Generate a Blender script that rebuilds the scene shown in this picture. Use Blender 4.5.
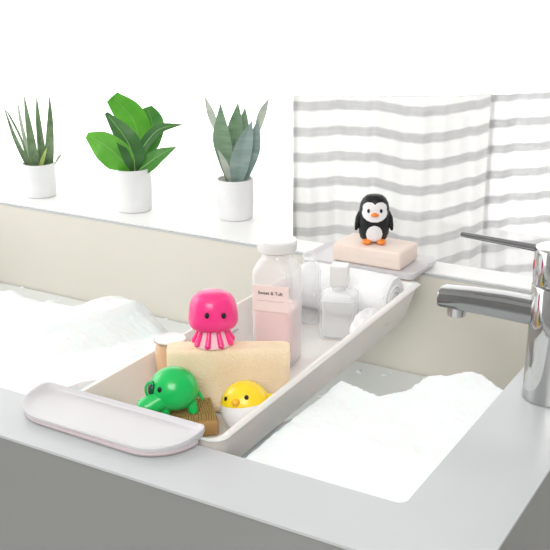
import bpy, bmesh, math, random
from mathutils import Vector, Matrix, noise
for o in list(bpy.data.objects): bpy.data.objects.remove(o)
S = bpy.context.scene; COL = S.collection
random.seed(7)

# ------------------------------------------------------------------ camera
FW = Vector((-0.48415169, 0.81539808, -0.31736904)); RT = Vector((0.86092598, 0.50868987, -0.006409)); UP = Vector((-0.15621653, 0.27633418, 0.94828045))
FPX = 991.46; EYE = Vector((0, 0, 0.5))
cd = bpy.data.cameras.new('camera'); cam = bpy.data.objects.new('camera', cd); COL.objects.link(cam)
M = Matrix((RT, UP, -FW)).transposed().to_4x4(); M.translation = EYE
cam.matrix_world = M; cd.sensor_width = 36; cd.lens = FPX / 550 * 36; cd.clip_start = 0.02
S.camera = cam
HF = Vector((FW.x, FW.y, 0)).normalized(); HR = Vector((-HF.y, HF.x, 0)) * -1   # level forward / right of the view
def ray(x, y): return FW + RT * ((x - 275) / FPX) - UP * ((y - 275) / FPX)
def on_z(x, y, z=0.0):
    d = ray(x, y); return EYE + d * ((z - EYE.z) / d.z)
def at_d(x, y, dist):
    d = ray(x, y); return EYE + d * (dist / d.dot(HF))

# ------------------------------------------------------------------ world, lights, exposure
S.view_settings.view_transform = 'Standard'; S.view_settings.look = 'None'
S.view_settings.exposure = 0.0; S.view_settings.gamma = 1.0
w = bpy.data.worlds.new('world'); S.world = w; w.use_nodes = True
nt = w.node_tree; nt.nodes.clear()
wo = nt.nodes.new('ShaderNodeOutputWorld'); bg = nt.nodes.new('ShaderNodeBackground')
L = nt.links.new
bg.inputs['Strength'].default_value = 2.3
bg.inputs['Color'].default_value = (1.0, 0.995, 0.985, 1); L(bg.outputs[0], wo.inputs[0])
def area(name, loc, target, size, power, col=(1, 1, 1)):
    ld = bpy.data.lights.new(name, 'AREA'); ld.shape = 'RECTANGLE'; ld.size, ld.size_y = size; ld.energy = power; ld.color = col
    o = bpy.data.objects.new(name, ld); COL.objects.link(o); o.location = loc
    o.rotation_euler = (Vector(target) - Vector(loc)).to_track_quat('-Z', 'Y').to_euler(); return o
area('front_fill', (0.25, -0.9, 1.25), (-0.6, 1.2, -.05), (1.2, 1.0), 36, (1, 0.99, 0.97))  # added fill from behind the viewer, no such lamp in the room
area('left_fill', (-2.1, 0.7, 0.9), (-0.9, 0.85, 0), (1.0, 0.8), 5.5, (1, 1, 1))  # added unseen fill that brightens the left end of the tub

# ------------------------------------------------------------------ materials
def mat(name, col=(.8, .8, .8), rough=.5, metal=0, trans=0, coat=0, sss=0, ior=1.45, alpha=1, fn=None):
    m = bpy.data.materials.new(name); m.use_nodes = True; n = m.node_tree; b = n.nodes['Principled BSDF']
    b.inputs['Base Color'].default_value = (*col, 1); b.inputs['Roughness'].default_value = rough; b.inputs['Metallic'].default_value = metal
    b.inputs['Transmission Weight'].default_value = trans; b.inputs['Coat Weight'].default_value = coat; b.inputs['IOR'].default_value = ior
    b.inputs['Subsurface Weight'].default_value = sss; b.inputs['Subsurface Scale'].default_value = .01; b.inputs['Alpha'].default_value = alpha
    if fn: fn(n, b)
    return m
def mottle(c1, c2, scale=20, bump=0.0, bscale=200, stretch=(1, 1, 1)):
    def f(n, b):
        t = n.nodes.new('ShaderNodeTexCoord'); mp = n.nodes.new('ShaderNodeMapping'); mp.inputs['Scale'].default_value = stretch
        x = n.nodes.new('ShaderNodeTexNoise'); x.inputs['Scale'].default_value = scale; x.inputs['Detail'].default_value = 4
        r = n.nodes.new('ShaderNodeValToRGB'); r.color_ramp.elements[0].color = (*c1, 1); r.color_ramp.elements[1].color = (*c2, 1)
        r.color_ramp.elements[0].position = .3; r.color_ramp.elements[1].position = .7
        n.links.new(t.outputs['Object'], mp.inputs[0]); n.links.new(mp.outputs[0], x.inputs[0]); n.links.new(x.outputs[0], r.inputs[0]); n.links.new(r.outputs[0], b.inputs['Base Color'])
        if bump:
            y = n.nodes.new('ShaderNodeTexNoise'); y.inputs['Scale'].default_value = bscale; n.links.new(mp.outputs[0], y.inputs[0])
            bp = n.nodes.new('ShaderNodeBump'); bp.inputs['Strength'].default_value = bump; bp.inputs['Distance'].default_value = .002
            n.links.new(y.outputs[0], bp.inputs['Height']); n.links.new(bp.outputs[0], b.inputs['Normal'])
    return f
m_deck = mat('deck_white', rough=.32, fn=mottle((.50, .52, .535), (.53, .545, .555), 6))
m_rear = mat('sill_lit_rim_white', (.86, .86, .85), .4)  # sill colour, also puts window light on the rear rim strip
m_basin = mat('basin_ivory', rough=.35, fn=mottle((.66, .63, .56), (.69, .66, .595), 3))
m_apron = mat('apron_grey', rough=.45, fn=mottle((.24, .245, .24), (.265, .27, .265), 4))
m_wall = mat('wall_white', (.8, .8, .79), .8, fn=mottle((.78, .78, .77), (.82, .82, .81), 8))
m_shade = mat('wall_grey', rough=.8, fn=mottle((.40, .40, .40), (.44, .44, .43), 5))
m_floor = mat('floor_tile', rough=.5, fn=mottle((.5, .49, .47), (.56, .55, .53), 4))
m_frame = mat('frame_white', (.85, .85, .85), .5)
m_chrome = mat('chrome', (.54, .54, .54), .07, metal=1)
m_darkrefl = mat('dark_reflection_chrome', (.30, .30, .305), .12, metal=1)  # dark room reflection on the spout put into the metal colour
m_dchrome = mat('reflection_joint_chrome', (.30, .30, .31), .2, metal=1)  # lever's dark reflection put into the colour; joint ring shares this grey
m_black = mat('black_plastic', (.008, .008, .009), .35)
m_red = mat('red_mark', (.7, .03, .05), .4)
m_tray = mat('tray_white', (.77, .755, .73), .35, sss=.3, coat=.1)
m_plate = mat('tray_plate', (.62, .605, .625), .38, coat=.1)
m_trim = mat('tray_grip', (.55, .47, .49), .6)
m_foam = None
m_pink = mat('pink_vinyl', (.93, .035, .24), .33, coat=.3)
m_pinkw = mat('pale_pink_vinyl', (.95, .62, .70), .35)
m_green = mat('green_vinyl', (.003, .50, .10), .3, coat=.3)
m_dgreen = mat('dark_green_shade_vinyl', (.0, .07, .035), .3, coat=.3)  # trunk tip colour, also paints the shade on the toy's face
m_yel = mat('yellow_vinyl', (.93, .66, .015), .33, coat=.3)
m_org = mat('orange_vinyl', (.90, .25, .02), .35, coat=.3)
m_beak = mat('amber_vinyl', (.90, .48, .02), .35, coat=.3)
m_white = mat('white_vinyl', (.86, .84, .86), .35, coat=.2)
m_pblack = mat('black_vinyl', (.004, .004, .006), .45)
m_soap = mat('soap_pink', rough=.5, sss=.2, fn=mottle((.80, .66, .58), (.85, .73, .66), 15, .15, 80))
m_towel = mat('towel_beige', rough=.95, fn=mottle((.88, .70, .48), (.93, .78, .58), 25, .7, 500))
m_wtowel = mat('towel_white', rough=.95, fn=mottle((.86, .86, .88), (.92, .92, .93), 25, .6, 450))
m_wood = mat('wood', rough=.5, fn=mottle((.36, .19, .065), (.50, .29, .11), 30, .1, 100, (1, 8, 1)))
m_brist = mat('bristle', (.42, .28, .10), .7)
m_capw = mat('cap_white', (.74, .74, .73), .3, coat=.2)
m_label = mat('label_pink', (.84, .70, .68), .6)
m_ink = mat('ink', (.03, .03, .03), .6)
m_inkg = mat('ink_grey', (.35, .3, .3), .6)
m_pot = mat('pot_white', rough=.55, fn=mottle((.78, .78, .79), (.82, .82, .83), 20))
m_soil = mat('soil', (.10, .085, .06), .95, fn=mottle((.07, .06, .04), (.2, .17, .12), 150, .5, 300))
m_peb = mat('pebbles', (.6, .55, .5), .9, fn=mottle((.5, .42, .36), (.8, .76, .72), 120, .8, 200))
def glassy(name, col, fac, rough=.08, tint=(1, 1, 1)):
    m = bpy.data.materials.new(name); m.use_nodes = True; n = m.node_tree; n.nodes.clear()
    o = n.nodes.new('ShaderNodeOutputMaterial'); a = n.nodes.new('ShaderNodeBsdfTransparent'); a.inputs[0].default_value = (*tint, 1)
    b = n.nodes.new('ShaderNodeBsdfPrincipled'); b.inputs['Base Color'].default_value = (*col, 1); b.inputs['Roughness'].default_value = rough; b.inputs['Coat Weight'].default_value = .5
    lw = n.nodes.new('ShaderNodeLayerWeight'); lw.inputs[0].default_value = .35
    r = n.nodes.new('ShaderNodeMapRange'); r.inputs['To Min'].default_value = fac; r.inputs['To Max'].default_value = min(1, fac + .45)
    x = n.nodes.new('ShaderNodeMixShader')
    n.links.new(lw.outputs['Facing'], r.inputs['Value']); n.links.new(r.outputs[0], x.inputs[0]); n.links.new(a.outputs[0], x.inputs[1]); n.links.new(b.outputs[0], x.inputs[2]); n.links.new(x.outputs[0], o.inputs[0])
    return m
m_clear = glassy('clear_plastic', (.93, .94, .95), .14)
m_frost = glassy('bottle_glass', (.93, .92, .925), .28)
m_amber = glassy('amber_glass', (.90, .62, .40), .55, tint=(1, .88, .76))
m_pane = glassy('window_glass', (.9, .9, .9), .02, .02)
m_liq = mat('pink_liquid', (.87, .57, .58), .3)
def leafmat(name, c1, c2, scale=30, stretch=(1, 1, 1), rough=.4):
    m = bpy.data.materials.new(name); m.use_nodes = True; n = m.node_tree; b = n.nodes['Principled BSDF']
    mottle(c1, c2, scale, stretch=stretch)(n, b); b.inputs['Roughness'].default_value = rough
    o = n.nodes['Material Output']; t = n.nodes.new('ShaderNodeBsdfTranslucent'); x = n.nodes.new('ShaderNodeMixShader'); x.inputs[0].default_value = .35
    r = [q for q in n.nodes if q.type == 'VALTORGB'][0]
    n.links.new(r.outputs[0], t.inputs[0]); n.links.new(b.outputs[0], x.inputs[1]); n.links.new(t.outputs[0], x.inputs[2]); n.links.new(x.outputs[0], o.inputs[0])
    return m
m_aloe = leafmat('aloe_leaf', (.16, .26, .13), (.30, .42, .24), 60)
m_aloep = leafmat('aloe_leaf_pale', (.55, .62, .50), (.65, .70, .6), 60)
m_aloey = leafmat('aloe_leaf_yellow', (.45, .58, .15), (.6, .7, .25), 60)
m_figb = leafmat('fig_leaf_bright', (.14, .50, .05), (.22, .62, .08), 25)
m_figd = leafmat('fig_leaf_dark', (.06, .20, .055), (.10, .28, .075), 25)
m_figm = leafmat('fig_leaf_mid', (.09, .34, .06), (.15, .42, .09), 25)
m_sang = leafmat('snake_leaf_green', (.20, .34, .21), (.36, .50, .34), 18, (1, 1, 5))
m_sanb = leafmat('snake_leaf_blue', (.28, .40, .37), (.46, .57, .54), 18, (1, 1, 5))
m_sanp = leafmat('snake_leaf_pale', (.55, .60, .53), (.7, .74, .66), 18, (1, 1, 5))

# ------------------------------------------------------------------ mesh helpers
def obj(name, bm, m, parent=None, smooth=True, mods=()):
    me = bpy.data.meshes.new(name); bmesh.ops.recalc_face_normals(bm, faces=bm.faces); bm.to_mesh(me); bm.free()
    o = bpy.data.objects.new(name, me); COL.objects.link(o); me.materials.append(m)
    if smooth:
        for p in me.polygons: p.use_smooth = True
        try: me.set_sharp_from_angle(angle=math.radians(38))
        except Exception: pass
    if parent: o.parent = parent
    return o
def tag(o, label=None, cat=None, group=None, kind=None):
    for k, v in (('label', label), ('category', cat), ('group', group), ('kind', kind)):
        if v: o[k] = v
    return o
def thing(name, label, cat, loc, rz=0, group=None):
    e = bpy.data.objects.new(name, None); COL.objects.link(e); e.location = loc; e.rotation_euler = (0, 0, rz); e.empty_display_size = .02
    return tag(e, label, cat, group)
def box(bm, a, b, bev=0, seg=3, rz=0, about=(0, 0, 0)):
    r = bmesh.ops.create_cube(bm, size=1); vs = r['verts']
    c = [(a[i] + b[i]) / 2 for i in range(3)]; s = [abs(b[i] - a[i]) for i in range(3)]
    for v in vs: v.co = Vector((v.co.x * s[0] + c[0], v.co.y * s[1] + c[1], v.co.z * s[2] + c[2]))
    if bev:
        es = list({e for v in vs for e in v.link_edges})
        bmesh.ops.bevel(bm, geom=es, offset=bev, segments=seg, profile=.5, affect='EDGES')
def loft(bm, rings, cap0=True, cap1=True, close=True):
    R = [[bm.verts.new(p) for p in r] for r in rings]; n = len(R[0])
    for a, b in zip(R, R[1:]):
        for i in range(n if close else n - 1):
            j = (i + 1) % n; bm.faces.new((a[i], a[j], b[j], b[i]))
    if cap0: bm.faces.new(R[0][::-1])
    if cap1: bm.faces.new(R[-1])
    return R
def lathe(bm, prof, n=40, c=(0, 0, 0), cap0=True, cap1=True):
    loft(bm, [[(c[0] + r * math.cos(2 * math.pi * i / n), c[1] + r * math.sin(2 * math.pi * i / n), c[2] + z) for i in range(n)] for r, z in prof], cap0, cap1)
def rrect(x0, x1, y0, y1, r, z, n=8):
    pts = []
    for cx, cy, a0 in ((x1 - r, y1 - r, 0), (x0 + r, y1 - r, 90), (x0 + r, y0 + r, 180), (x1 - r, y0 + r, 270)):
        for i in range(n + 1):
            a = math.radians(a0 + 90 * i / n); pts.append((cx + r * math.cos(a), cy + r * math.sin(a), z))
    return pts
def tube(bm, pts, rad, n=12):
    pts = [Vector(p) for p in pts]; rings = []
    if not hasattr(rad, '__len__'): rad = [rad] * len(pts)
    prev = None
    for k, p in enumerate(pts):
        t = (pts[min(k + 1, len(pts) - 1)] - pts[max(k - 1, 0)]).normalized()
        a = (prev - t * prev.dot(t)).normalized() if prev else t.orthogonal().normalized()
        b = t.cross(a); prev = a
        rings.append([p + (a * math.cos(2 * math.pi * i / n) + b * math.sin(2 * math.pi * i / n)) * rad[k] for i in range(n)])
    loft(bm, rings)
def blob(bm, c, s, fn=None, nu=32, nv=20, rot=None):
    c = Vector(c); rings = []
    for j in range(1, nv):
        th = math.pi * j / nv; ring = []
        for i in range(nu):
            ph = 2 * math.pi * i / nu; d = Vector((math.sin(th) * math.cos(ph), math.sin(th) * math.sin(ph), -math.cos(th)))
            p = Vector((d.x * s[0], d.y * s[1], d.z * s[2]))
            if fn: p = fn(p, d)
            if rot: p = rot @ p
            ring.append(p + c)
        rings.append(ring)
    loft(bm, rings)
def new(): return bmesh.new()
def facing(p, extra=0):   # yaw that turns local -Y towards the camera
    d = Vector((EYE.x - p[0], EYE.y - p[1])); return math.atan2(d.y, d.x) + math.pi / 2 + extra

# ------------------------------------------------------------------ setting
bm = new(); box(bm, (-3.2, -1.2, -.60), (1.6, 3.6, -.55)); tag(obj('floor', bm, m_floor, None, False), kind='structure')
bm = new(); box(bm, (-3.2, -1.2, 1.95), (1.6, 3.6, 2.0)); tag(obj('ceiling', bm, m_wall, None, False), kind='structure')
bm = new(); box(bm, (-3.2, -1.25, -.55), (1.6, -1.2, 1.95)); tag(obj('wall_front', bm, m_shade, None, False), kind='structure')
bm = new(); box(bm, (1.6, -1.2, -.55), (1.65, 3.6, 1.95)); tag(obj('wall_right', bm, m_shade, None, False), kind='structure')
bm = new(); box(bm, (.20, -1.2, -.55), (1.15, -1.17, 1.5)); tag(obj('dark_reflect_panel_1', bm, m_black, None, False), kind='structure')  # added unseen black panel behind the viewer, mirrored as a dark band in the tap
# the window wall stands square to the view, behind the tub
W0 = HF * 2.20
def wp(u, d, z): return Vector((0, 0, 0)) + HF * d + HR * u + Vector((0, 0, z))
def wbox(bm, u0, u1, d0, d1, z0, z1):
    vs = [bm.verts.new(wp(u, d, z)) for z in (z0, z1) for u, d in ((u0, d0), (u1, d0), (u1, d1), (u0, d1))]
    for f in ((0, 1, 2, 3), (4, 5, 6, 7), (0, 1, 5, 4), (1, 2, 6, 5), (2, 3, 7, 6), (3, 0, 4, 7)): bm.faces.new([vs[i] for i in f])
bm = new(); wbox(bm, -1.3, 1.4, 2.20, 2.30, -.55, -.42); wbox(bm, -1.3, 1.4, 2.20, 2.30, 1.05, 1.95); wbox(bm, -1.3, -1.1, 2.20, 2.30, -.42, 1.05); wbox(bm, 1.1, 1.4, 2.20, 2.30, -.42, 1.05)
tag(obj('wall_back', bm, m_wall, None, False), kind='structure')
win = bpy.data.objects.new('window_1', None); COL.objects.link(win); tag(win, kind='structure')
bm = new(); wbox(bm, -1.1, 1.1, 2.20, 2.26, -.42, -.38); wbox(bm, -1.1, 1.1, 2.20, 2.26, 1.01, 1.05); wbox(bm, -1.1, -1.06, 2.20, 2.26, -.38, 1.01); wbox(bm, 1.06, 1.1, 2.20, 2.26, -.38, 1.01)
obj('window_frame', bm, m_frame, win, False)
bm = new(); wbox(bm, -1.06, 1.06, 2.228, 2.232, -.38, 1.01); obj('window_pane', bm, m_pane, win, False)

# ------------------------------------------------------------------ bathtub
XI, XO, YN, YF, YO, YB, XL_, XLO = -.312, -.2130, .760, 1.405, .672, 1.468, -1.66, -1.74
tub = thing('bathtub', 'large built-in bathtub with flat white rim, ivory basin and grey front panel', 'bathtub', ((XLO + XO) / 2, (YO + YB) / 2, -.55))
iv = tub.location * -1
def tobj(name, bm, m, smooth=True):
    o = obj(name, bm, m, tub, smooth); o.location = iv; return o
def holed(bm, outer, inner, z0, z1):
    n = len(inner); 
    def proj_outer(p):
        x0, x1, y0, y1 = outer; cx, cy = (XI + XL_) / 2, (YN + YF) / 2
        # nearest outer point straight out from the hole
        return p
    for z in (z1, z0):
        vi = [bm.verts.new((p[0], p[1], z)) for p in inner]
        x0, x1, y0, y1 = outer; vo = [bm.verts.new((x, y, z)) for x, y in ((x1, y1), (x0, y1), (x0, y0), (x1, y0))]
        q = n // 4
        for k in range(4):
            seg = vi[k * q:(k + 1) * q]
            for a, b in zip(seg, seg[1:]): bm.faces.new((a, b, vo[k]))
            nx = vi[((k + 1) * q) % n]; bm.faces.new((seg[-1], nx, vo[(k + 1) % 4], vo[k]))
        if z == z1: top = (vi, vo)
    for A, B in ((top[0], vi), (top[1], vo)):
        for i in range(len(A)):
            j = (i + 1) % len(A); bm.faces.new((A[i], A[j], B[j], B[i]))
inner = rrect(XL_, XI, YN, YF, .010, 0, 5)
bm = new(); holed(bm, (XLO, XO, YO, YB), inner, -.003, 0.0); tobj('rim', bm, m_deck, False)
bm = new()
loft(bm, [rrect(XL_ - .001, XI + .001, YN - .001, YF + .001, .010, -.003, 5), rrect(XL_, XI, YN, YF, .012, -.006, 5), rrect(XL_ + .01, XI - .008, YN + .008, YF - .004, .03, -.34, 5), rrect(XL_ + .05, XI - .05, YN + .05, YF - .04, .05, -.40, 5)], False, True)
loft(bm, [rrect(XL_ - .001, XI + .001, YN - .001, YF + .001, .010, -.003, 5), rrect(XL_ - .02, XI + .02, YN - .02, YF + .02, .01, -.0032, 5), rrect(XL_ - .02, XI + .02, YN - .02, YF + .02, .01, -.41, 5)], False, True)
tobj('basin', bm, m_basin)
bm = new(); box(bm, (XLO + .002, YO + .002, -.55), (XO - .002, YO + .03, -.003)); tobj('front_panel', bm, m_apron, False)
bm = new(); box(bm, (XO - .03, YO + .03, -.55), (XO - .002, YB - .002, -.003)); tobj('side_panel', bm, m_apron, False)
bm = new(); box(bm, (XLO + .002, YB - .03, -.55), (XO - .03, YB - .002, -.003)); tobj('back_panel', bm, m_apron, False)

# deep window ledge left of the curtain, flush with the rim; rim strip whitened for window light
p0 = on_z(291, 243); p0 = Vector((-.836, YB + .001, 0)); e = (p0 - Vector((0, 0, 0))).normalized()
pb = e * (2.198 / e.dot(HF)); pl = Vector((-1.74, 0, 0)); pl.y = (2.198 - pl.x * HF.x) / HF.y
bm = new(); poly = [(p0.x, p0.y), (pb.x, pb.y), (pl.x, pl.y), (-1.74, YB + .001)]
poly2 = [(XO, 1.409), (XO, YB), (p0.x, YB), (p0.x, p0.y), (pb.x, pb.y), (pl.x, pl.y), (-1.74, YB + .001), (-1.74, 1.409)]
loft(bm, [[(x, y, -.55) for x, y in poly], [(x, y, .0003) for x, y in poly]]); loft(bm, [[(x, y, .0003) for x, y in poly2], [(x, y, .003) for x, y in poly2]]); led = obj('ledge_lit_rim_1', bm, m_rear, None, False); tag(led, kind='structure')

# ------------------------------------------------------------------ water and foam
m_water = mat('bath_water', (.74, .77, .76), .12, coat=.2)
bm = new(); bmesh.ops.create_grid(bm, x_segments=60, y_segments=30, size=.5)
for v in bm.verts:
    v.co = Vector((XL_ + .006 + (v.co.x + .5) * (XI - XL_ - .012), YN + .006 + (v.co.y + .5) * (YF - YN - .012), -.172)); v.co.z += .0015 * noise.noise(v.co * 25)
tag(obj('bath_water', bm, m_water), 'pale soapy bath water along the far wall of the tub behind the foam', 'water', kind='stuff')

def foam_h(x, y):
    n1 = noise.noise(Vector((x * 7, y * 7, 1.3))); n2 = noise.noise(Vector((x * 26, y * 26, 4.1))); n3 = noise.noise(Vector((x * 90, y * 90, 2.2)))
    if x > -.56:
        pts = [(-.56, .93), (-.50, 1.0), (-.465, .985), (-.437, .972), (-.412, 1.05), (-.375, 1.09), (-.35, 1.095), (-.30, 1.06)]
        yb = pts[-1][1]
        for (a, b), (c, d) in zip(pts, pts[1:]):
            if a <= x <= c: yb = b + (d - b) * (x - a) / (c - a); break
        top = -.010; fall = .06
    else:
        pts = [(-1.8, 1.20, -.09), (-1.29, 1.20, -.095), (-1.11, 1.19, -.092), (-1.03, 1.20, -.055), (-.99, 1.20, -.06), (-.92, 1.17, -.095), (-.86, 1.10, -.085), (-.78, 1.0, -.065), (-.56, .95, -.07)]
        yb = .95; top = -.07
        for a, b in zip(pts, pts[1:]):
            if a[0] <= x <= b[0]:
                t = (x - a[0]) / (b[0] - a[0]); yb = a[1] + (b[1] - a[1]) * t; zt = a[2] + (b[2] - a[2]) * t
                u = min(1, max(0, (y - .765) / (yb - .765))); near = -.008 if x < -.80 else -.055
                top = near + (zt - near) * u; break
        fall = .14
    yb += .012 * n2 + .012 * n1
    if y < yb: h = top
    else:
        t = min(1, (y - yb) / fall); t = t * t * (3 - 2 * t) if x < -.56 else t ** .8
        h = top * (1 - t) + -.178 * t
    k = 1.0 if y < yb else max(0.25, 1 - (y - yb) / fall)
    h += (.005 * n1 + .0035 * n2 + .0014 * n3) * k * (.5 if y < .80 or x > -.34 else 1)
    if x > -.50: h = max(h, -.138 - .03 * max(0, (y - 1.2) / .2) + .022 * n1 + .010 * n2 + .004 * n3)
    if y >= yb + fall * .8: h = max(h, -.180 + .010 * max(0, n2 + .18) + .005 * n3)
    # keep clear of the caddy
    if -.745 < x < -.51: h = min(h, -.056 + .003 * n2)
    elif -.775 < x <= -.745: h = min(h, -.056 + (x + .745) / -.03 * .05)
    elif -.51 <= x < -.50: h = min(h, -.05 + (x + .51) / .01 * .03)
    return min(h, -.004)
bm = new(); NX, NY = 420, 190
xs = [XL_ + .004 + (XI - XL_ - .006) * i / NX for i in range(NX + 1)]; ys = [YN + .002 + (YF - YN - .006) * j / NY for j in range(NY + 1)]
G = [[bm.verts.new((x, y, foam_h(x, y))) for y in ys] for x in xs]
for i in range(NX):
    for j in range(NY): bm.faces.new((G[i][j], G[i + 1][j], G[i + 1][j + 1], G[i][j + 1]))
def foamfn(n, b):
    t = n.nodes.new('ShaderNodeTexCoord'); v = n.nodes.new('ShaderNodeTexVoronoi'); v.inputs['Scale'].default_value = 260; v2 = n.nodes.new('ShaderNodeTexVoronoi'); v2.inputs['Scale'].default_value = 90
    a = n.nodes.new('ShaderNodeMath'); a.operation = 'ADD'; bp = n.nodes.new('ShaderNodeBump'); bp.invert = True; bp.inputs['Strength'].default_value = .18; bp.inputs['Distance'].default_value = .003
    n.links.new(t.outputs['Object'], v.inputs[0]); n.links.new(t.outputs['Object'], v2.inputs[0]); n.links.new(v.outputs[0], a.inputs[0]); n.links.new(v2.outputs[0], a.inputs[1])
    n.links.new(a.outputs[0], bp.inputs['Height']); n.links.new(bp.outputs[0], b.inputs['Normal'])
m_foam = mat('foam', (.85, .885, .89), .6, sss=.4, fn=foamfn)
tag(obj('bath_foam', bm, m_foam), 'thick white bubble bath foam heaped in the tub on both sides of the caddy', 'foam', kind='stuff')
# ------------------------------------------------------------------ caddy
cad = thing('bath_caddy', 'white plastic bath caddy spanning the tub with toys and bottles in it', 'bath caddy', (-.65, 1.08, 0))
civ = Vector((.65, -1.08, 0))
def cobj(name, bm, m, par=cad): o = obj(name, bm, m, par); o.location = civ if par is cad else (0, 0, 0); return o
def dish(bm, yin, yout, x0, x1, r, z=.006, lip=.0065):
    # D shaped plate: straight at yin, rounded corners at yout; rim rises towards the two ends
    s = 1 if yout > yin else -1; pts = []; N = 10; c_ = .012
    for i in range(6):
        a = math.pi / 2 * i / 5; pts.append((x0 + c_ - c_ * math.sin(a), yin - s * -1 * 0 - s * 0 + (s * c_ - s * c_ * math.cos(a))))
    for i in range(N + 1):
        a = math.pi / 2 * i / N; pts.append((x0 + r - r * math.cos(a), yout - s * r + s * r * math.sin(a)))
    for i in range(1, 8): pts.append((x0 + r + (x1 - x0 - 2 * r) * i / 8, yout))
    for i in range(N + 1):
        a = math.pi / 2 * i / N; pts.append((x1 - r + r * math.sin(a), yout - s * r + s * r * math.cos(a)))
    for i in range(6):
        a = math.pi / 2 * i / 5; pts.append((x1 - c_ + c_ * math.cos(a), yin + s * c_ - s * c_ * math.sin(a)))
    cx = (x0 + x1) / 2
    def lift(x, y):
        e = abs(x - cx) / ((x1 - x0) / 2); f = 1 - abs(y - yin) / abs(yout - yin)
        return lip * (max(0, (e - .62) / .38) ** 1.3) * (.35 + .65 * f) + .0015
    def off(x, y, d):
        v = Vector((cx - x, (yin + (yout - yin) * .35) - y)); 
        if abs(x - x0) < 1e-6 or abs(x - x1) < 1e-6: v.y *= .2
        v.normalize(); q = (x + v.x * d, y + v.y * d); 
        return q
    R = []
    R.append([(*off(x, y, .010), z - .003) for x, y in pts])
    R.append([(*off(x, y, .003), z - .002) for x, y in pts])
    R.append([(x, y, z + lift(x, y) * .6 + .001) for x, y in pts])
    R.append([(*off(x, y, .0004), z + lift(x, y) + .0022) for x, y in pts])
    R.append([(*off(x, y, .0028), z + lift(x, y) + .002) for x, y in pts])
    R.append([(*off(x, y, .0065), z + lift(x, y) * .35 + .002) for x, y in pts])
    R.append([(*off(x, y, .014), z + .0018) for x, y in pts])
    R.append([(cx + (x - cx) * .45, yin + (y - yin) * .45, z + .0016) for x, y in pts])
    loft(bm, R, True, True)
bm = new(); dish(bm, .779, .708, -.774, -.545, .048); h1 = cobj('front_handle', bm, m_plate)
bm = new()
gp = []
for i in range(9):
    a = math.pi / 2 * i / 8; gp.append((-.774 + .051 - .048 * math.cos(a), .708 + .051 - .048 * math.sin(a), .0035))
for i in range(9):
    a = math.pi / 2 * i / 8; gp.append((-.545 - .051 + .048 * math.sin(a), .708 + .051 - .050 * math.cos(a), .0035))
tube(bm, gp, .0028, 8); cobj('grip_strip', bm, m_trim)
bm = new(); dish(bm, 1.345, 1.462, -.752, -.552, .03, .009, .005); cobj('rear_handle', bm, m_plate)
# basin shell: outer then inner
def bl(z, k):
    out = []
    for x, y, zz in rrect(-.732 + k, -.522 - k, .766 + k * .6, 1.352 - k * 2.0, .020, z, 8):
        e = min(1, max(0, (y - .768) / .035), max(0, (1.35 - y) / .035)); e = e * e * (3 - 2 * e)
        if x > -.6: x -= .016 * min(1, max(0, (y - .80) / .55))
        out.append((x, y, zz if zz <= .003 else .003 + (zz - .003) * (.15 + .85 * e)))
    return out
bm = new()
rings = [bl(-.0495, .026), bl(-.048, .018), bl(-.038, .012), bl(-.010, .006), bl(.004, .003), bl(.009, -.001), bl(.0125, .0), bl(.0135, .0025), bl(.012, .006), bl(.002, .0085), bl(-.030, .0145), bl(-.041, .021), bl(-.043, .033)]
loft(bm, rings); cobj('tray_body', bm, m_tray)
for k in range(3):
    for x in (-.7185, -.5440):
        bm = new(); y = .95 + .13 * k; tube(bm, [(x, y, -.022), (x, y + .025, -.022)], .0012, 8); cobj('drain_slot', bm, m_trim)

# ------------------------------------------------------------------ toys
def eyes(par, pts, r, m=m_pblack, squash=.55, rz=0):
    for p in pts:
        b = new(); blob(b, (0, 0, 0), (r * .75, r * squash, r), nu=14, nv=10)
        o = obj('eye', b, m, par); o.location = p; o.rotation_euler = (0, 0, rz)
# folded beige towel block
A = at_d(168, 400, 1.09); B = at_d(290, 400, 1.09); A.z = B.z = -.0428
TW = (B - A).length; trz = math.atan2((B - A).y, (B - A).x)
TH = .084; TD = .034
t = thing('folded_towel', 'folded beige terry towel standing in the caddy under the pink octopus', 'towel', (A + B) / 2 , trz)
bm = new(); prof = []
NP = 60
for i in range(NP):
    a = 2 * math.pi * i / NP; c, s = math.cos(a), math.sin(a)
    y = TD / 2 * math.copysign(abs(c) ** .35, c); z = TH / 2 * math.copysign(abs(s) ** .22, s)
    if y < 0:
        for zg, dp in ((-.012, .0032), (-.026, .0028), (.016, .0010)): y += dp * math.exp(-((z - zg) / .0022) ** 2)
    prof.append((y + TD / 2, z + TH / 2))
rings = []; NS = 40
for k in range(NS + 1):
    u = k / NS; x = (u - .5) * TW; e = min(1, min(u, 1 - u) * 16) ** .4
    ring = []
    for y, z in prof:
        yy = TD / 2 + (y - TD / 2) * (.75 + .25 * e); zz = TH / 2 + (z - TH / 2) * (.965 + .035 * e)
        q = Vector((x * 18, yy * 18, zz * 18)); n = noise.noise(q)
        ring.append((x, yy + .0015 * n, max(.0, zz + (.0012 * noise.noise(q + Vector((5, 2, 1))) if zz > .01 else 0))))
    rings.append(ring)
loft(bm, rings); obj('towel_body', bm, m_towel, t)
bm = new(); box(bm, (-TW * .5 + .01, TD * .25, TH - .002), (TW * .5 - .012, TD * .8, TH + .0008), .001, 2); obj('towel_hem', bm, m_towel, t)
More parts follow.
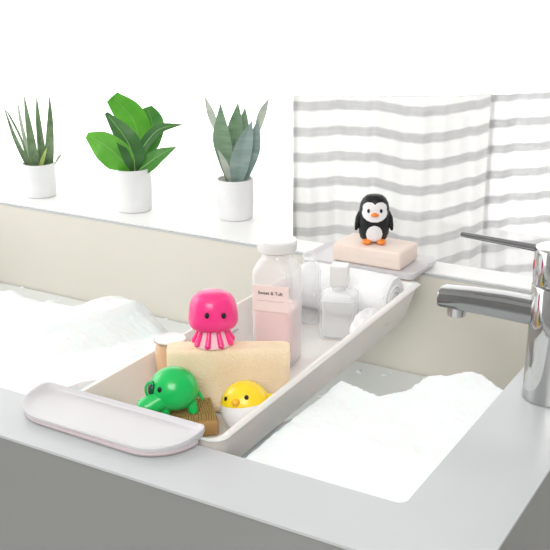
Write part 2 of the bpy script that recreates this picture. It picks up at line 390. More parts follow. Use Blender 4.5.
# pink octopus
p = at_d(213.5, 343, 1.107); p.z = TH - .0428 + .0009
oc = thing('toy_octopus', 'bright pink rubber octopus bath toy with two black eyes on the beige towel', 'bath toy', p, facing(p, .05))
def cone(bm, prof, n, c=(0, 0, 0), sy=1, f=None):
    rings = []
    for r, z in prof:
        rings.append([(c[0] + r * math.cos(2 * math.pi * i / n) * (f(i / n, z) if f else 1), c[1] + sy * r * math.sin(2 * math.pi * i / n) * (f(i / n, z) if f else 1), c[2] + z) for i in range(n)])
    loft(bm, rings)
H = [(.004, .0735), (.012, .0728), (.0185, .0708), (.024, .067), (.0275, .0615), (.0298, .054), (.0312, .045), (.0318, .037), (.0312, .0305), (.0285, .0262), (.023, .0245), (.015, .024)]
bm = new(); cone(bm, H, 44, sy=.88, f=lambda u, z: 1 + .02 * math.cos(3 * 2 * math.pi * u)); obj('head', bm, m_pink, oc)
bm = new(); cone(bm, [(.017, .026), (.0185, .018), (.0215, .009), (.0235, .001), (.012, .0)], 40, sy=.9); obj('skirt', bm, m_pinkw, oc)
for k in range(9):
    a = 2 * math.pi * (k + .5) / 9 - math.pi / 2; c, s = math.cos(a), math.sin(a) * .9
    bm = new(); tube(bm, [(c * .0145, s * .0145, .0265), (c * .0185, s * .0185, .018), (c * .0222, s * .0222, .010), (c * .0255, s * .0255, .0045), (c * .0275, s * .0275, .0042)], [.0032, .0032, .0036, .0040, .0024], 12)
    obj('tentacle', bm, m_pink, oc)
eyes(oc, [(-.0085, -.0266, .050), (.0125, -.0258, .0485)], .0040)
oc.scale = (.94, .94, .93)
# wooden brush
c = at_d(182, 412, 1.048); ba = Vector((c.x, c.y, -.0428))
br = thing('nail_brush', 'rectangular wooden bath brush with tan bristles beneath the green toy', 'brush', ba, facing(ba, .10))
bm = new(); box(bm, (-.040, -.022, .0), (.040, .030, .0195), .003, 3); obj('brush_back', bm, m_wood, br)
bm = new(); r2 = random.Random(5)
for i in range(26):
    for j in range(11):
        x = -.036 + .072 * i / 25; y = -.018 + .044 * j / 10
        tube(bm, [(x, y, .019), (x + r2.uniform(-.0003, .0003), y + r2.uniform(-.0003, .0003), .0266)], [.0015, .0013], 6)
o = obj('bristles', bm, m_brist, br); o['kind'] = 'stuff'
# yellow chick
c = at_d(245.5, 400, 1.050); cz = -.0427
ck = thing('toy_chick', 'round yellow rubber chick bath toy with white belly beside the caddy wall', 'bath toy', (c.x, c.y, cz), facing(c))
def chick(p, d):
    p.z *= .98
    if p.z < -.026: p.z = -.026 + (p.z + .026) * .3
    return p
CA, SA = math.cos(math.radians(25)), math.sin(math.radians(25))
def seen(c, s, dx, dy):   # point of an ellipsoid's front met at (dx, dy) from its centre
    o = Vector((dx, dy * SA, dy * CA)); v = Vector((0, -CA, SA)); a = sum((v[i] / s[i]) ** 2 for i in range(3)); b = sum(o[i] * v[i] / s[i] ** 2 for i in range(3)); e = sum((o[i] / s[i]) ** 2 for i in range(3)) - 1
    t = (-b + math.sqrt(max(0, b * b - a * e))) / a; return Vector(c) + o + v * t
def part_of_blob(bm, keep, s, c, fn, nu=72, nv=54, grow=1.0):
    blob(bm, (0, 0, 0), (s[0] * grow, s[1] * grow, s[2] * grow), fn, nu, nv)
    bmesh.ops.delete(bm, geom=[f for f in bm.faces if not keep(f.calc_center_median())], context='FACES')
    for v in bm.verts: v.co += Vector(c)
CC, CS = (0, 0, .0285), (.0295, .0262, .0325)
bm = new(); blob(bm, CC, CS, chick, 44, 30); obj('belly', bm, m_white, ck)
bm = new(); blob(bm, (0, 0, 0), tuple(v * 1.02 for v in CS), chick, 72, 40)
bmesh.ops.bisect_plane(bm, geom=bm.verts[:] + bm.edges[:] + bm.faces[:], plane_co=(0, 0, .0092), plane_no=(.10, -.10, -1), clear_outer=True)
for v in bm.verts: v.co += Vector(CC)
bmesh.ops.holes_fill(bm, edges=[e for e in bm.edges if e.is_boundary], sides=200)
obj('head_cap', bm, m_yel, ck)
q = seen(CC, CS, -.0112, .0055)
bm = new(); blob(bm, q + Vector((0, 0, .001)), (.0050, .0062, .0040), nu=18, nv=12, rot=Matrix.Rotation(-.25, 3, 'X')); obj('beak', bm, m_beak, ck)
bm = new(); blob(bm, q + Vector((0, .001, -.0030)), (.0036, .0046, .0024), nu=18, nv=12); obj('beak', bm, m_beak, ck)
eyes(ck, [seen(CC, CS, -.0225, .0100) * 1.0], .0033, rz=-.8); eyes(ck, [seen(CC, CS, .0012, .0112)], .0035)
bm = new(); tube(bm, [(.022, 0, .040), (.029, 0, .041), (.034, .001, .043)], [.008, .0045, .0012], 14); obj('tail', bm, m_yel, ck)
# green toy
c = at_d(171, 389, 1.045); gz = -.0428 + .0268
gt = thing('toy_elephant', 'glossy green rubber elephant bath toy with lowered head on the wooden brush', 'bath toy', (c.x, c.y, gz), facing(c))
def dome(p, d):
    if p.z < 0: p.z *= .75
    p.x *= 1 + .03 * d.z; return p
EC, ES = (.003, 0, .0255), (.0290, .0255, .0295)
bm = new(); blob(bm, EC, ES, dome, 48, 30); obj('body', bm, m_green, gt)
for x, y in ((.0235, -.006), (.020, .012), (-.008, -.010), (-.010, .010)):
    bm = new(); tube(bm, [(x * .82, y * .85, .020), (x, y, .009), (x * 1.04, y * 1.04, .0012), (x, y, .0)], [.0075, .0066, .0062, .0045], 18); obj('leg', bm, m_green, gt)
bm = new(); tube(bm, [(-.008, -.010, .022), (-.018, -.0125, .0190), (-.027, -.015, .0145), (-.034, -.017, .0125), (-.0375, -.0175, .0120)], [.0120, .0120, .0120, .0114, .0085], 30); obj('trunk', bm, m_green, gt)
bm = new(); tube(bm, [(-.0370, -.0175, .0125), (-.0385, -.0178, .0130)], [.0058, .0040], 20); obj('trunk_tip', bm, m_dgreen, gt)
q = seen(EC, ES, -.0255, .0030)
bm = new(); blob(bm, q + Vector((.001, .003, 0)), (.0050, .0085, .0095), nu=26, nv=16, rot=Matrix.Rotation(.15, 3, 'Y')); obj('shade_patch', bm, m_dgreen, gt)  # dark green patch painting the shade between ear and head
bm = new(); tube(bm, [q + Vector((-.0012 + .0050 * math.cos(a * .157 + .8), -.002, .0008 + .0092 * math.sin(a * .157 + .8))) for a in range(0, 21)], .0015, 10); obj('shade_patch_rim', bm, m_green, gt)
eyes(gt, [seen(EC, ES, -.0160, .0020)], .0036, rz=-.5)
bm = new(); tube(bm, [(.030, 0, .024), (.034, 0, .018), (.036, 0, .012)], [.003, .0024, .0012], 10); obj('tail', bm, m_green, gt)
# glass jar with clip rim
c = at_d(170.5, 341, 1.152); jar = thing('glass_jar', 'small round amber jar with pale lid behind the left end of the beige towel', 'jar', (c.x, c.y, -.0428))
bm = new(); lathe(bm, [(.012, .0), (.0190, .001), (.0200, .005), (.0200, .060), (.0185, .0665), (.0180, .0700), (.0165, .0700), (.0165, .060), (.0180, .006), (.002, .004)], 40); obj('jar_body', bm, m_amber, jar)
bm = new(); lathe(bm, [(.0172, .0045), (.0176, .010), (.0176, .050), (.015, .053), (.002, .054)], 32); obj('bath_salt', bm, m_towel, jar)
bm = new(); lathe(bm, [(.0163, .0660), (.0170, .0708), (.0196, .0712), (.0198, .0745), (.0185, .0755), (.0150, .0748), (.003, .0745)], 40); obj('lid', bm, m_capw, jar)
bm = new(); tube(bm, [(.0201 * math.cos(a * math.pi / 20), .0201 * math.sin(a * math.pi / 20), .0728) for a in range(41)], .0010, 8); obj('lid_ring', bm, mat('dull_brass', (.45, .33, .22), .35, metal=.5), jar)

# ------------------------------------------------------------------ pink bottle
c = at_d(277.5, 345, 1.255); pbz = -.0428
pb_ = thing('lotion_bottle', 'square shouldered clear bottle of pink bath lotion with white lid and printed label', 'bottle', (c.x, c.y, pbz), facing(c, -.30))
def sq(hw, r, z): return rrect(-hw, hw, -hw, hw, r, z, 8)
Hs = .123
bm = new(); loft(bm, [sq(.024, .008, 0), sq(.0275, .010, .002), sq(.0285, .010, .008), sq(.0285, .010, Hs + .005), sq(.0275, .012, Hs + .012), sq(.0235, .015, Hs + .021), sq(.0195, .0165, Hs + .026), sq(.0185, .0184, Hs + .031), sq(.0185, .0184, Hs + .036)], True, True); obj('bottle_glass', bm, m_frost, pb_)
bm = new(); loft(bm, [sq(.0215, .008, .004), sq(.0255, .009, .007), sq(.0258, .009, .080), sq(.024, .009, .0805)]); obj('lotion', bm, m_liq, pb_)
bm = new(); lathe(bm, [(.0190, Hs + .032), (.0232, Hs + .034), (.0262, Hs + .036), (.0270, Hs + .044), (.0270, Hs + .0475), (.0262, Hs + .0495), (.022, Hs + .0505), (.004, Hs + .0512)], 48); obj('lid', bm, m_capw, pb_)
bm = new(); box(bm, (-.0250, -.0294, .081), (.0245, -.0287, .117), .0002, 1); lb = obj('label', bm, m_label, pb_, False)
def text(s, size, loc, m, par, rot=(math.pi / 2, 0, 0), bold=0):
    cu = bpy.data.curves.new('text', 'FONT'); cu.body = s; cu.size = size; cu.align_x = 'CENTER'; cu.extrude = .00008; cu.offset = bold
    o = bpy.data.objects.new('lettering', cu); COL.objects.link(o)
    dg = bpy.context.evaluated_depsgraph_get(); dg.update(); me = bpy.data.meshes.new_from_object(o.evaluated_get(dg)); bpy.data.objects.remove(o)
    o = bpy.data.objects.new('lettering', me); COL.objects.link(o); me.materials.clear(); me.materials.append(m); o.parent = par; o.location = loc; o.rotation_euler = rot; return o
text('Sweet & Tuft', .0064, (-.0005, -.02955, .1045), m_ink, lb, bold=.0001)
bm = new(); box(bm, (-.019, -.0296, .0955), (.018, -.0294, .0959)); obj('rule_line', bm, m_inkg, lb, False)

# ------------------------------------------------------------------ clear pump bottle
c = at_d(339, 330, 1.345)
cb = thing('clear_bottle', 'small clear square bottle with blocky white cap beside the pink lotion bottle', 'bottle', (c.x, c.y, -.0428), facing(c, -.15))
bm = new(); loft(bm, [sq(.022, .006, 0), sq(.0255, .008, .002), sq(.026, .008, .060), sq(.024, .010, .066), sq(.013, .0125, .071), sq(.0095, .0094, .073), sq(.0095, .0094, .076)]); obj('bottle_body', bm, m_clear, cb)
bm = new(); loft(bm, [sq(.020, .006, .003), sq(.0225, .008, .006), sq(.0232, .008, .058), sq(.021, .008, .0585)]); obj('clear_gel', bm, glassy('gel', (.93, .94, .94), .28), cb)
bm = new(); lathe(bm, [(.0118, .0725), (.0122, .074), (.0122, .079), (.0105, .0795)], 32); obj('collar', bm, m_clear, cb)
bm = new(); box(bm, (-.0125, -.0125, .0785), (.0125, .0125, .108), .0015, 3); obj('cap', bm, m_capw, cb)
# slim tube behind the lotion bottle
c = at_d(309, 330, 1.40)
st = thing('shampoo_tube', 'tall clear slim bottle standing between the lotion bottle and square cap bottle', 'bottle', (c.x, c.y, -.0428), facing(c, 0))
bm = new(); lathe(bm, [(.014, 0), (.0165, .002), (.0170, .01), (.0170, .080), (.015, .088), (.009, .094), (.008, .100)], 32); obj('bottle_body', bm, m_clear, st)
bm = new(); lathe(bm, [(.0085, .098), (.0095, .0985), (.0095, .114), (.008, .1155)], 28); obj('cap', bm, m_clear, st)

# ------------------------------------------------------------------ rolled white towel
c = Vector((-.634, 1.285, -.0420)); rl = thing('rolled_towel', 'rolled white towel lying across the far end of the caddy', 'towel', c)
bm = new(); R0 = .0365; rings = []
for k in range(41):
    u = k / 40; x = (u - .5) * .156; e = min(1, min(u, 1 - u) * 12) ** .5
    rings.append([(x, R0 * (.86 + .14 * e) * math.cos(a) * 1.05 + .0012 * noise.noise(Vector((x * 30, math.cos(a) * 2, 0))), R0 + R0 * (.88 + .12 * e) * math.sin(a) * (1 if math.sin(a) > 0 else .98) + .0012 * noise.noise(Vector((x * 30, math.sin(a) * 2, 5)))) for a in [2 * math.pi * i / 40 for i in range(40)]])
loft(bm, rings); obj('towel_body', bm, m_wtowel, rl)
bm = new(); sp = []; R0 = .0365
for i in range(70):
    a = i * .27; r = .004 + .0235 * i / 70; sp.append((.0782, r * math.cos(a), R0 + r * math.sin(a)))
tube(bm, sp, .0016, 6); obj('spiral_edge', bm, m_wtowel, rl)
bm = new(); tube(bm, [(x / 20 * .15 - .075, -.0315 - .0012 * math.sin(x), R0 + .012 + .001 * math.sin(x * .7)) for x in range(21)], .0024, 8); obj('towel_edge', bm, m_wtowel, rl)
# crumpled washcloth in front of it
c = Vector((-.563, 1.200, -.042)); wc = new(); 
def crump(p, d):
    n = noise.noise(d * 2.2 + Vector((3, 1, 2))); n2 = noise.noise(d * 5 + Vector((1, 7, 2)))
    p = p * (1 + .16 * n + .07 * n2); p.z = max(p.z, -.017); return p
blob(wc, (0, 0, .017), (.017, .040, .030), crump, 60, 40)
o = obj('washcloth', wc, m_wtowel); o.location = c; tag(o, 'crumpled white washcloth against the right wall of the caddy before the rolled towel', 'washcloth')

# ------------------------------------------------------------------ soap and penguin
sx0, sx1, sy0, sy1, sz = -.703, -.585, 1.368, 1.440, .0108
so = thing('soap_bar', 'pale pink rectangular soap block on the far handle of the caddy', 'soap', ((sx0 + sx1) / 2, (sy0 + sy1) / 2, sz))
bm = new(); box(bm, (sx0, sy0, sz), (sx1, sy1, sz + .030), .004, 4)
for v in bm.verts: v.co -= so.location
bmesh.ops.subdivide_edges(bm, edges=bm.edges[:], cuts=2)
for v in bm.verts: v.co += Vector((0, 0, .0004 * noise.noise(v.co * 60)))
obj('soap_body', bm, m_soap, so)
bm = new(); box(bm, (-(sx1 - sx0) / 2 + .006, -(sy1 - sy0) / 2 - .0004, .0145), ((sx1 - sx0) / 2 - .006, -(sy1 - sy0) / 2 + .0004, .0152)); obj('mould_seam', bm, m_soap, so)
p = on_z(373.5, 241.5, sz + .030); p = Vector((p.x, p.y, sz + .0302))
pg = thing('toy_penguin', 'black and white rubber penguin bath toy with orange beak standing on the soap', 'bath toy', p, facing(p, .05))
PR = [(.006, .0785), (.013, .0768), (.0185, .072), (.0222, .065), (.0240, .056), (.0248, .046), (.0252, .036), (.0250, .026), (.0240, .016), (.0215, .007), (.017, .0035), (.009, .003)]
def prad(z):
    q = sorted((b, a) for a, b in PR)
    for (z0, r0), (z1, r1) in zip(q, q[1:]):
        if z0 <= z <= z1: return r0 + (r1 - r0) * (z - z0) / (z1 - z0)
    return 0
bm = new(); cone(bm, PR, 44, sy=.80); obj('body', bm, m_pblack, pg)
def decal(bm, inside, x0, x1, z0, z1, off, n=44):
    V = {}; step = [(x0 + (x1 - x0) * i / n) for i in range(n + 1)]
    for i, x in enumerate(step):
        for j in range(n + 1):
            z = z0 + (z1 - z0) * j / n; r = prad(z)
            if abs(x) < r * .98:
                V[i, j] = (x, -.80 * math.sqrt(r * r - x * x), z)
    B = {}
    def g(k, o):
        if (k, o) not in B: 
            x, y, z = V[k]; B[k, o] = bm.verts.new((x * (1 + .0 * o), y - o, z))
        return B[k, o]
    cells = [(i, j) for i in range(n) for j in range(n) if all(k in V for k in ((i, j), (i + 1, j), (i, j + 1), (i + 1, j + 1))) and inside((step[i] + step[i + 1]) / 2, z0 + (z1 - z0) * (j + .5) / n)]
    cs = set(cells)
    for i, j in cells:
        q = [(i, j), (i + 1, j), (i + 1, j + 1), (i, j + 1)]; bm.faces.new([g(k, off) for k in q]); bm.faces.new([g(k, -.0006) for k in q][::-1])
        for (di, dj), (a, b) in (((0, -1), (0, 1)), ((1, 0), (1, 2)), ((0, 1), (2, 3)), ((-1, 0), (3, 0))):
            if (i + di, j + dj) not in cs: bm.faces.new((g(q[a], off), g(q[a], -.0006), g(q[b], -.0006), g(q[b], off)))
def face(x, z): return ((x / .0200) ** 2 + ((z - .0510) / .0135) ** 2 < 1) or (((abs(x) - .0085) / .0108) ** 2 + ((z - .0585) / .0105) ** 2 < 1 )
bm = new(); decal(bm, lambda x, z: face(x, z), -.022, .022, .036, .072, .0010); obj('face', bm, m_white, pg)
bm = new(); decal(bm, lambda x, z: (x / .0128) ** 2 + ((z - .017) / .0145) ** 2 < 1, -.016, .016, .003, .033, .0010); obj('belly', bm, m_white, pg)
bm = new(); blob(bm, (0, -.0215, .0500), (.0070, .0048, .0034), lambda p, d: Vector((p.x * (1 - .25 * abs(d.z)), p.y, p.z - .0006 * abs(d.x))), 20, 14); obj('beak', bm, m_org, pg)
eyes(pg, [(-.0098, -.0182, .0555), (.0098, -.0182, .0555)], .0034)
for s in (-1, 1):
    bm = new(); blob(bm, (s * .0115, -.0150, .0042), (.0078, .0105, .0044), nu=20, nv=12, rot=None); obj('foot', bm, m_org, pg)
    bm = new(); tube(bm, [(s * .0215, -.001, .050), (s * .0250, -.002, .040), (s * .0268, -.003, .028), (s * .0292, -.004, .0200)], [.004, .0050, .0046, .0018], 14); obj('flipper', bm, m_pblack, pg)

# ------------------------------------------------------------------ tap
fc = Vector((-.2595, 1.060, 0)); tp = thing('mixer_tap', 'chrome single lever mixer tap standing on the right rim of the bathtub', 'tap', fc)
bm = new(); lathe(bm, [(.028, .0003), (.0322, .0010), (.0325, .003), (.0318, .010), (.0312, .080), (.0308, .136), (.0302, .1375)], 64); obj('body', bm, m_chrome, tp)
bm = new(); lathe(bm, [(.026, .1370), (.0290, .1376), (.0290, .1392), (.026, .1398)], 48); obj('joint_ring', bm, m_dchrome, tp)
bm = new(); lathe(bm, [(.027, .1394), (.0304, .1400), (.0306, .1420), (.0306, .176), (.0298, .1795), (.025, .1812), (.004, .1815)], 64); obj('lever_cap', bm, m_chrome, tp)
bm = new(); tube(bm, [(-.025, 0, .1745), (-.035, 0, .1755), (-.060, 0, .1765), (-.110, 0, .1785), (-.118, 0, .1788), (-.119, 0, .1788)], [.0046, .0043, .0037, .0032, .0030, .0015], 20); obj('lever', bm, m_dchrome, tp)
bm = new()
def capsule(hy, hz, x, cz, n=40):
    return [(x, hy * math.copysign(abs(math.cos(a)) ** .7, math.cos(a)), cz + hz * math.copysign(abs(math.sin(a)) ** .7, math.sin(a))) for a in [2 * math.pi * i / n for i in range(n)]]
loft(bm, [capsule(.0190, .0150, -.022, .1010), capsule(.0190, .0150, -.06, .1020), capsule(.0188, .0140, -.100, .1018), capsule(.0185, .0125, -.1355, .1010), capsule(.0178, .0118, -.1375, .1010)]); obj('spout', bm, m_darkrefl, tp)
bm = new(); lathe(bm, [(.009, -.0055), (.0112, -.005), (.0115, 0), (.0115, .009), (.009, .0095)], 32, (-.119, 0, .0840)); obj('aerator', bm, m_chrome, tp)
bm = new(); blob(bm, (0, 0, 0), (.0009, .0013, .0060), nu=12, nv=10); o = obj('hot_mark', bm, m_red, tp); a = math.radians(205); o.location = (.0308 * math.cos(a), .0308 * math.sin(a), .160); o.rotation_euler = (0, 0, a)

# ------------------------------------------------------------------ curtains
def stripes(name, white, grey, z0, step, width, alpha):
    m = bpy.data.materials.new(name); m.use_nodes = True; n = m.node_tree; n.nodes.clear(); l = n.links.new
    def math_(op, a, b=None):
        q = n.nodes.new('ShaderNodeMath'); q.operation = op
        for i, v in enumerate((a, b)):
            if v is None: continue
            if isinstance(v, (int, float)): q.inputs[i].default_value = v
            else: l(v, q.inputs[i])
        return q.outputs[0]
    g = n.nodes.new('ShaderNodeNewGeometry'); s = n.nodes.new('ShaderNodeSeparateXYZ'); t = n.nodes.new('ShaderNodeTexCoord'); l(t.outputs['Object'], s.inputs[0])
    fr = math_('FRACT', math_('DIVIDE', math_('SUBTRACT', s.outputs['Z'], z0 - step * .5 - step * 20), step))
    d = math_('ABSOLUTE', math_('SUBTRACT', fr, .5))
    r = n.nodes.new('ShaderNodeMapRange'); r.inputs['From Min'].default_value = width / step / 2 + .03; r.inputs['From Max'].default_value = width / step / 2 - .04; l(d, r.inputs['Value'])
    nz = n.nodes.new('ShaderNodeTexNoise'); mp = n.nodes.new('ShaderNodeMapping'); mp.inputs['Scale'].default_value = (8, 8, 260); l(t.outputs['Object'], mp.inputs[0]); l(mp.outputs[0], nz.inputs[0]); nz.inputs['Scale'].default_value = 1.5
    k = math_('MULTIPLY', r.outputs[0], math_('ADD', math_('MULTIPLY', nz.outputs[0], .8), .55))
    mx = n.nodes.new('ShaderNodeMix'); mx.data_type = 'RGBA'; mx.inputs[6].default_value = (*white, 1); mx.inputs[7].default_value = (*grey, 1); l(k, mx.inputs[0])
    df = n.nodes.new('ShaderNodeBsdfDiffuse'); tl = n.nodes.new('ShaderNodeBsdfTranslucent'); tr = n.nodes.new('ShaderNodeBsdfTransparent')
    l(mx.outputs[2], df.inputs[0]); l(mx.outputs[2], tl.inputs[0])
    a = n.nodes.new('ShaderNodeMixShader'); a.inputs[0].default_value = .60; l(df.outputs[0], a.inputs[1]); l(tl.outputs[0], a.inputs[2])
    b = n.nodes.new('ShaderNodeMixShader'); l(math_('SUBTRACT', alpha, math_('MULTIPLY', k, alpha * .75)), b.inputs[0]); l(a.outputs[0], b.inputs[1]); l(tr.outputs[0], b.inputs[2])
    o = n.nodes.new('ShaderNodeOutputMaterial'); l(b.outputs[0], o.inputs[0]); return m
ZT = .196
def curtain(name, label, px0, px1, dfun, z0, m, bottom=-.40):
    bm = new(); N = 150; K = 26; u0, u1 = (px0 - 275) / FPX * 2.2, (px1 - 275) / FPX * 2.2
    grid = []
    for i in range(N + 1):
        px = px0 + (px1 - px0) * i / N; row = []
        for j in range(K + 1):
            tz = j / K; z = ZT + (bottom - ZT) * tz
            d = dfun(px, tz); q = at_d(px, 200, d); q.z = z + .002 * noise.noise(Vector((px * .03, tz * 3, 0))); row.append(bm.verts.new(q))
        grid.append(row)
    for i in range(N):
        for j in range(K): bm.faces.new((grid[i][j], grid[i + 1][j], grid[i + 1][j + 1], grid[i][j + 1]))
    root = thing(name, label, 'curtain', at_d((px0 + px1) / 2, 200, 2.09) * 1.0, 0, 'striped sheer curtains'); root.location.z = bottom
    o = obj('fabric', bm, m, root); o.location = -root.location
    bm = new()
    for i in range(2):
        pa, pb2 = (px0 + 4.5 * i / 2, px0 + 4.5 * (i + 1) / 2); cols = [[bm.verts.new(Vector((q.x, q.y, ZT + (bottom - ZT) * j / K)) ) for j in range(K + 1) for q in [at_d(pq, 200, dfun(pq, j / K) + .006)]] for pq in (pa, pb2)]
        for j in range(K): bm.faces.new((cols[0][j], cols[1][j], cols[1][j + 1], cols[0][j + 1]))
    h = obj('side_hem', bm, m, root); h.location = -root.location
    return root
def interp(P, x):
    if x <= P[0][0]: return P[0][1]
    for (a, b), (c, d) in zip(P, P[1:]):
        if x <= c:
            t = (x - a) / (c - a); t = t * t * (3 - 2 * t); return b + (d - b) * t
    return P[-1][1]
D1 = [(293, 2.10), (300, 2.095), (340, 2.115), (370, 2.10), (415, 2.015), (440, 2.035), (470, 2.10), (486, 2.14)]
D2 = [(485, 2.085), (520, 2.115), (550, 2.13), (600, 2.10)]
def d1(px, tz): return interp(D1, px) + .0035 * math.sin(px * .34 + .3 * tz) + .003 * math.sin(px * .17 + 1)
def d2(px, tz): return interp(D2, px) + .004 * math.sin(px * .36) + .003 * math.sin(px * .21 + tz)
mc1 = stripes('curtain_stripes', (.78, .78, .765), (.52, .52, .52), -.103, .0552, .021, .10)
mc2 = stripes('curtain_stripes_bright', (.86, .86, .87), (.56, .56, .57), -.086, .0552, .019, .22)
curtain('curtain', 'wide grey striped sheer curtain hanging behind the penguin', 293, 486, d1, 0, mc1)
curtain('curtain', 'brighter striped sheer curtain panel at the right edge behind the tap', 484.5, 640, d2, 0, mc2)
bm = new(); a = wp((300 - 275) / FPX * 2.2, 2.155, ZT - .012); b = wp(.95, 2.155, ZT - .012); tube(bm, [a, b], .0016, 12)
rod = thing('curtain_rod', 'thin white rod across the window carrying the striped curtains', 'curtain rod', (a + b) / 2); o = obj('pole', bm, m_frame, rod); o.location = -rod.location
for q in (a, b):
    bm = new(); tube(bm, [q, q + HF * .046], .0035, 10); o = obj('bracket', bm, m_frame, rod); o.location = -rod.location

# ------------------------------------------------------------------ plants
def catmull(P, n):
    P = [Vector(q) for q in P]; out = []; Q = [P[0] * 2 - P[1]] + P + [P[-1] * 2 - P[-2]]; m = len(P) - 1
    for k in range(n + 1):
        t = k / n * m; i = min(int(t), m - 1); t -= i; a, b, c, d = Q[i:i + 4]
        out.append(.5 * ((2 * b) + (c - a) * t + (2 * a - 5 * b + 4 * c - d) * t * t + (3 * b - a - 3 * c + d) * t ** 3))
    return out
def leaf(par, D, pts, wid, m, tilt=0.0, fold=.25, thick=.0012, wave=0, name='leaf', rib=None):
    """pts: (px, py, depth offset) along the midrib; wid: half widths in px; tilt turns the blade about its midrib"""
    sc = D / FPX * 1.03; mid = catmull([at_d(x, y, D + dz) for x, y, dz in pts], 22); W = catmull([(v, 0, 0) for v in wid], 22)
    bm = new(); rows = []; NW = 8
    for k, c in enumerate(mid):
        t = (mid[min(k + 1, 22)] - mid[max(k - 1, 0)]).normalized(); n0 = (EYE - c).normalized(); s = t.cross(n0).normalized(); n1 = s.cross(t).normalized()
        s2 = s * math.cos(tilt) + n1 * math.sin(tilt); n2 = s2.cross(t).normalized(); hw = max(.02, W[k].x) * sc
        row = []
        for q in range(-NW // 2, NW // 2 + 1):
            f = q / (NW / 2); h = fold * hw * (abs(f) ** 1.3) + wave * hw * math.sin(k * .9 + (2 if f > 0 else 0)) * abs(f)
            row.append((c + s2 * hw * f + n2 * h, n2, 1 - f * f * .9))
        rows.append(row)
    th = thick
    rings = []
    for row in rows:
        rings.append([p + nn * th * e for p, nn, e in row] + [p - nn * th * (e + .02) for p, nn, e in row[::-1]])
    loft(bm, rings); o = obj(name, bm, m, par); o.location = -par.location
    if rib:
        bm = new(); tube(bm, [c + (EYE - c).normalized() * .0012 for c in mid[:-1]], [.0011 - .0008 * k / 22 for k in range(22)], 6); obj('midrib', bm, rib, o)
    return o
def pot(par, r, h, m=m_pot, soilm=m_soil):
    bm = new(); lathe(bm, [(r * .86, 0), (r * .93, .001), (r * .96, .006), (r, h * .5), (r, h - .002), (r * .985, h), (r * .92, h), (r * .91, h - .01), (r * .90, h - .02)], 48); obj('pot', bm, m, par)
    bm = new(); blob(bm, (0, 0, h - .016), (r * .905, r * .905, .012), lambda p, d: Vector((p.x, p.y, max(0, p.z) + .0015 * noise.noise(p * 200))), 30, 14); obj('soil', bm, soilm, par)
def plantroot(name, label, px, pyb, r):
    q = on_z(px, pyb, .003); q += HF * r; q.z = .003; e = thing(name, label, 'potted plant', q); return e, q.dot(HF)
m_vein = mat('leaf_vein', (.32, .60, .20), .5)
# aloe
e, D = plantroot('potted_aloe', 'spiky thin leaved aloe in a small white pot, leftmost on the ledge', 37.5, 199, .033)
pot(e, .0335, .069)
for pts, wid, m, tl in [
    ([(33, 172, 0), (25, 158, -.01), (14, 135, -.015), (3, 104, -.01)], [3.2, 3.2, 2.2, .2], m_aloe, .3),
    ([(36, 172, .01), (28, 150, .02), (21, 122, .02), (17, 97, .02)], [2.8, 2.4, 1.8, .2], m_aloep, .2),
    ([(31, 170, .0), (22, 140, .015), (11, 118, .02), (6, 110, .02)], [1.8, 1.5, 1.2, .2], m_aloe, .5),
    ([(36, 172, -.01), (33, 150, -.014), (28, 120, -.012), (24, 95, -.008)], [5.6, 5.2, 3.0, .3], m_aloe, .2),
    ([(41, 172, .0), (41, 150, .004), (38, 120, .008), (36.5, 96, .01)], [5.4, 4.6, 2.8, .3], m_aloe, -.2),
    ([(47, 172, .004), (49, 152, .0), (50, 120, -.004), (49.5, 96, -.004)], [5.6, 5.4, 3.2, .3], m_aloe, -.1),
    ([(39, 172, -.012), (42, 162, -.018), (45, 153, -.02), (47, 148, -.02)], [2.4, 2.4, 1.4, .2], m_aloey, .1),
    ([(35, 172, -.012), (37, 160, -.016), (36, 150, -.018), (34, 140, -.018)], [2.8, 2.6, 1.4, .2], m_aloe, .1),
    ([(50, 171, .008), (55, 164, .01), (59, 157, .01), (63, 154, .01)], [1.0, .9, 1.6, .2], m_aloep, .1)]:
    leaf(e, D, pts, [q * .85 for q in wid], m, tl, .45, .0013)
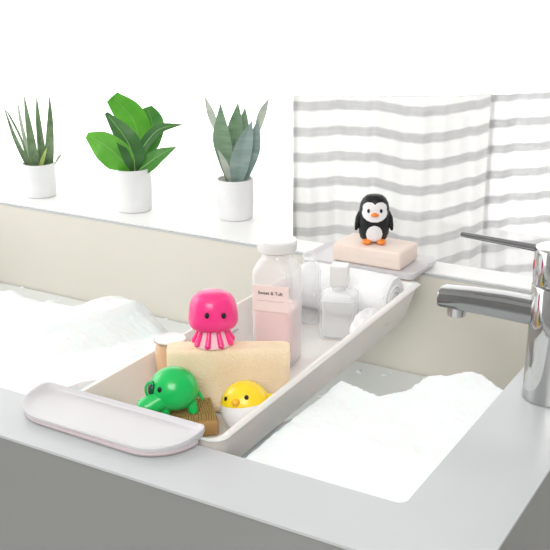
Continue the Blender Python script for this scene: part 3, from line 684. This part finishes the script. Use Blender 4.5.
# fiddle leaf fig
e, D = plantroot('potted_fig', 'broad leaved bright green fig plant in a white pot, middle of the ledge', 132, 214, .0355)
pot(e, .0360, .084, soilm=m_peb)
bm = new(); st_ = [at_d(133, 178, D) - e.location, at_d(134, 165, D) - e.location, at_d(135, 150, D) - e.location]; tube(bm, st_, [.004, .0035, .0025], 10); obj('stem', bm, m_figm, e)
for pts, wid, m, tl, wv in [
    ([(134, 160, .02), (138, 140, .03), (132, 118, .03), (112, 96.5, .02)], [3, 11, 15, 15, 13, 7], m_figb, .15, .05),
    ([(139, 160, .035), (148, 140, .045), (152, 124, .05), (147, 107, .05)], [4, 11, 12, 11, 5], m_figm, -.2, .03),
    ([(132, 171, -.01), (122, 160, -.03), (106, 146, -.045), (87, 135, -.04)], [2.5, 9, 14.5, 15, 11, 3], m_figb, .25, .06),
    ([(135, 172, -.01), (133, 155, -.03), (124, 136, -.035), (106, 113, -.02)], [3, 11.5, 10, 1.8], m_figd, -.25, .03),
    ([(134, 173, 0), (146, 165, -.01), (160, 155, -.01), (176, 147, 0)], [2.5, 8.5, 6.5, .4], m_figm, .2, .03),
    ([(138, 158, .0), (146, 143, -.005), (160, 129, 0), (182, 124.5, .01)], [2, 6, 5, .4], m_figd, .45, .02)]:
    leaf(e, D, pts, wid, m, tl, .22, .0008, wv, rib=m_vein)
# snake plant
e, D = plantroot('potted_snake_plant', 'grey green snake plant in a white pot, nearest the curtain', 235, 222, .033)
pot(e, .0345, .0765)
for pts, wid, m, tl in [
    ([(234, 184, .012), (233, 150, .02), (236, 125, .02), (238, 103, .02)], [4, 9.5, 8, .4], m_sang, .1),
    ([(239, 184, .014), (240, 150, .024), (243, 125, .026), (245, 108, .026)], [4, 8, 6, .4], m_sang, -.15),
    ([(232, 184, 0), (226, 158, -.004), (222, 135, -.006), (220.5, 104, -.004)], [4.2, 8.5, 9.5, .4], m_sang, .2),
    ([(241, 184, .0), (250, 156, .004), (254, 140, .006), (258, 119, .008)], [4.5, 8.5, 7, .4], m_sanb, -.2),
    ([(237, 184, -.012), (240, 162, -.018), (246, 140, -.018), (252, 121, -.012)], [5.5, 10.5, 8, .4], m_sanb, .05),
    ([(233, 184, -.008), (228, 172, -.014), (223, 160, -.016), (218, 150, -.014)], [3.2, 4, 3, .3], m_sanp, .1),
    ([(230, 184, .01), (224, 150, .03), (212, 116, .04), (204.5, 96, .04)], [1.2, 1.0, 4.2, .3], m_sanp, .2),
    ([(243, 184, .012), (252, 150, .03), (261, 116, .04), (269, 98, .04)], [1.2, 1.0, 4.6, .3], m_sanp, -.2)]:
    leaf(e, D, pts, [q * .9 for q in wid], m, tl, .35, .0010)
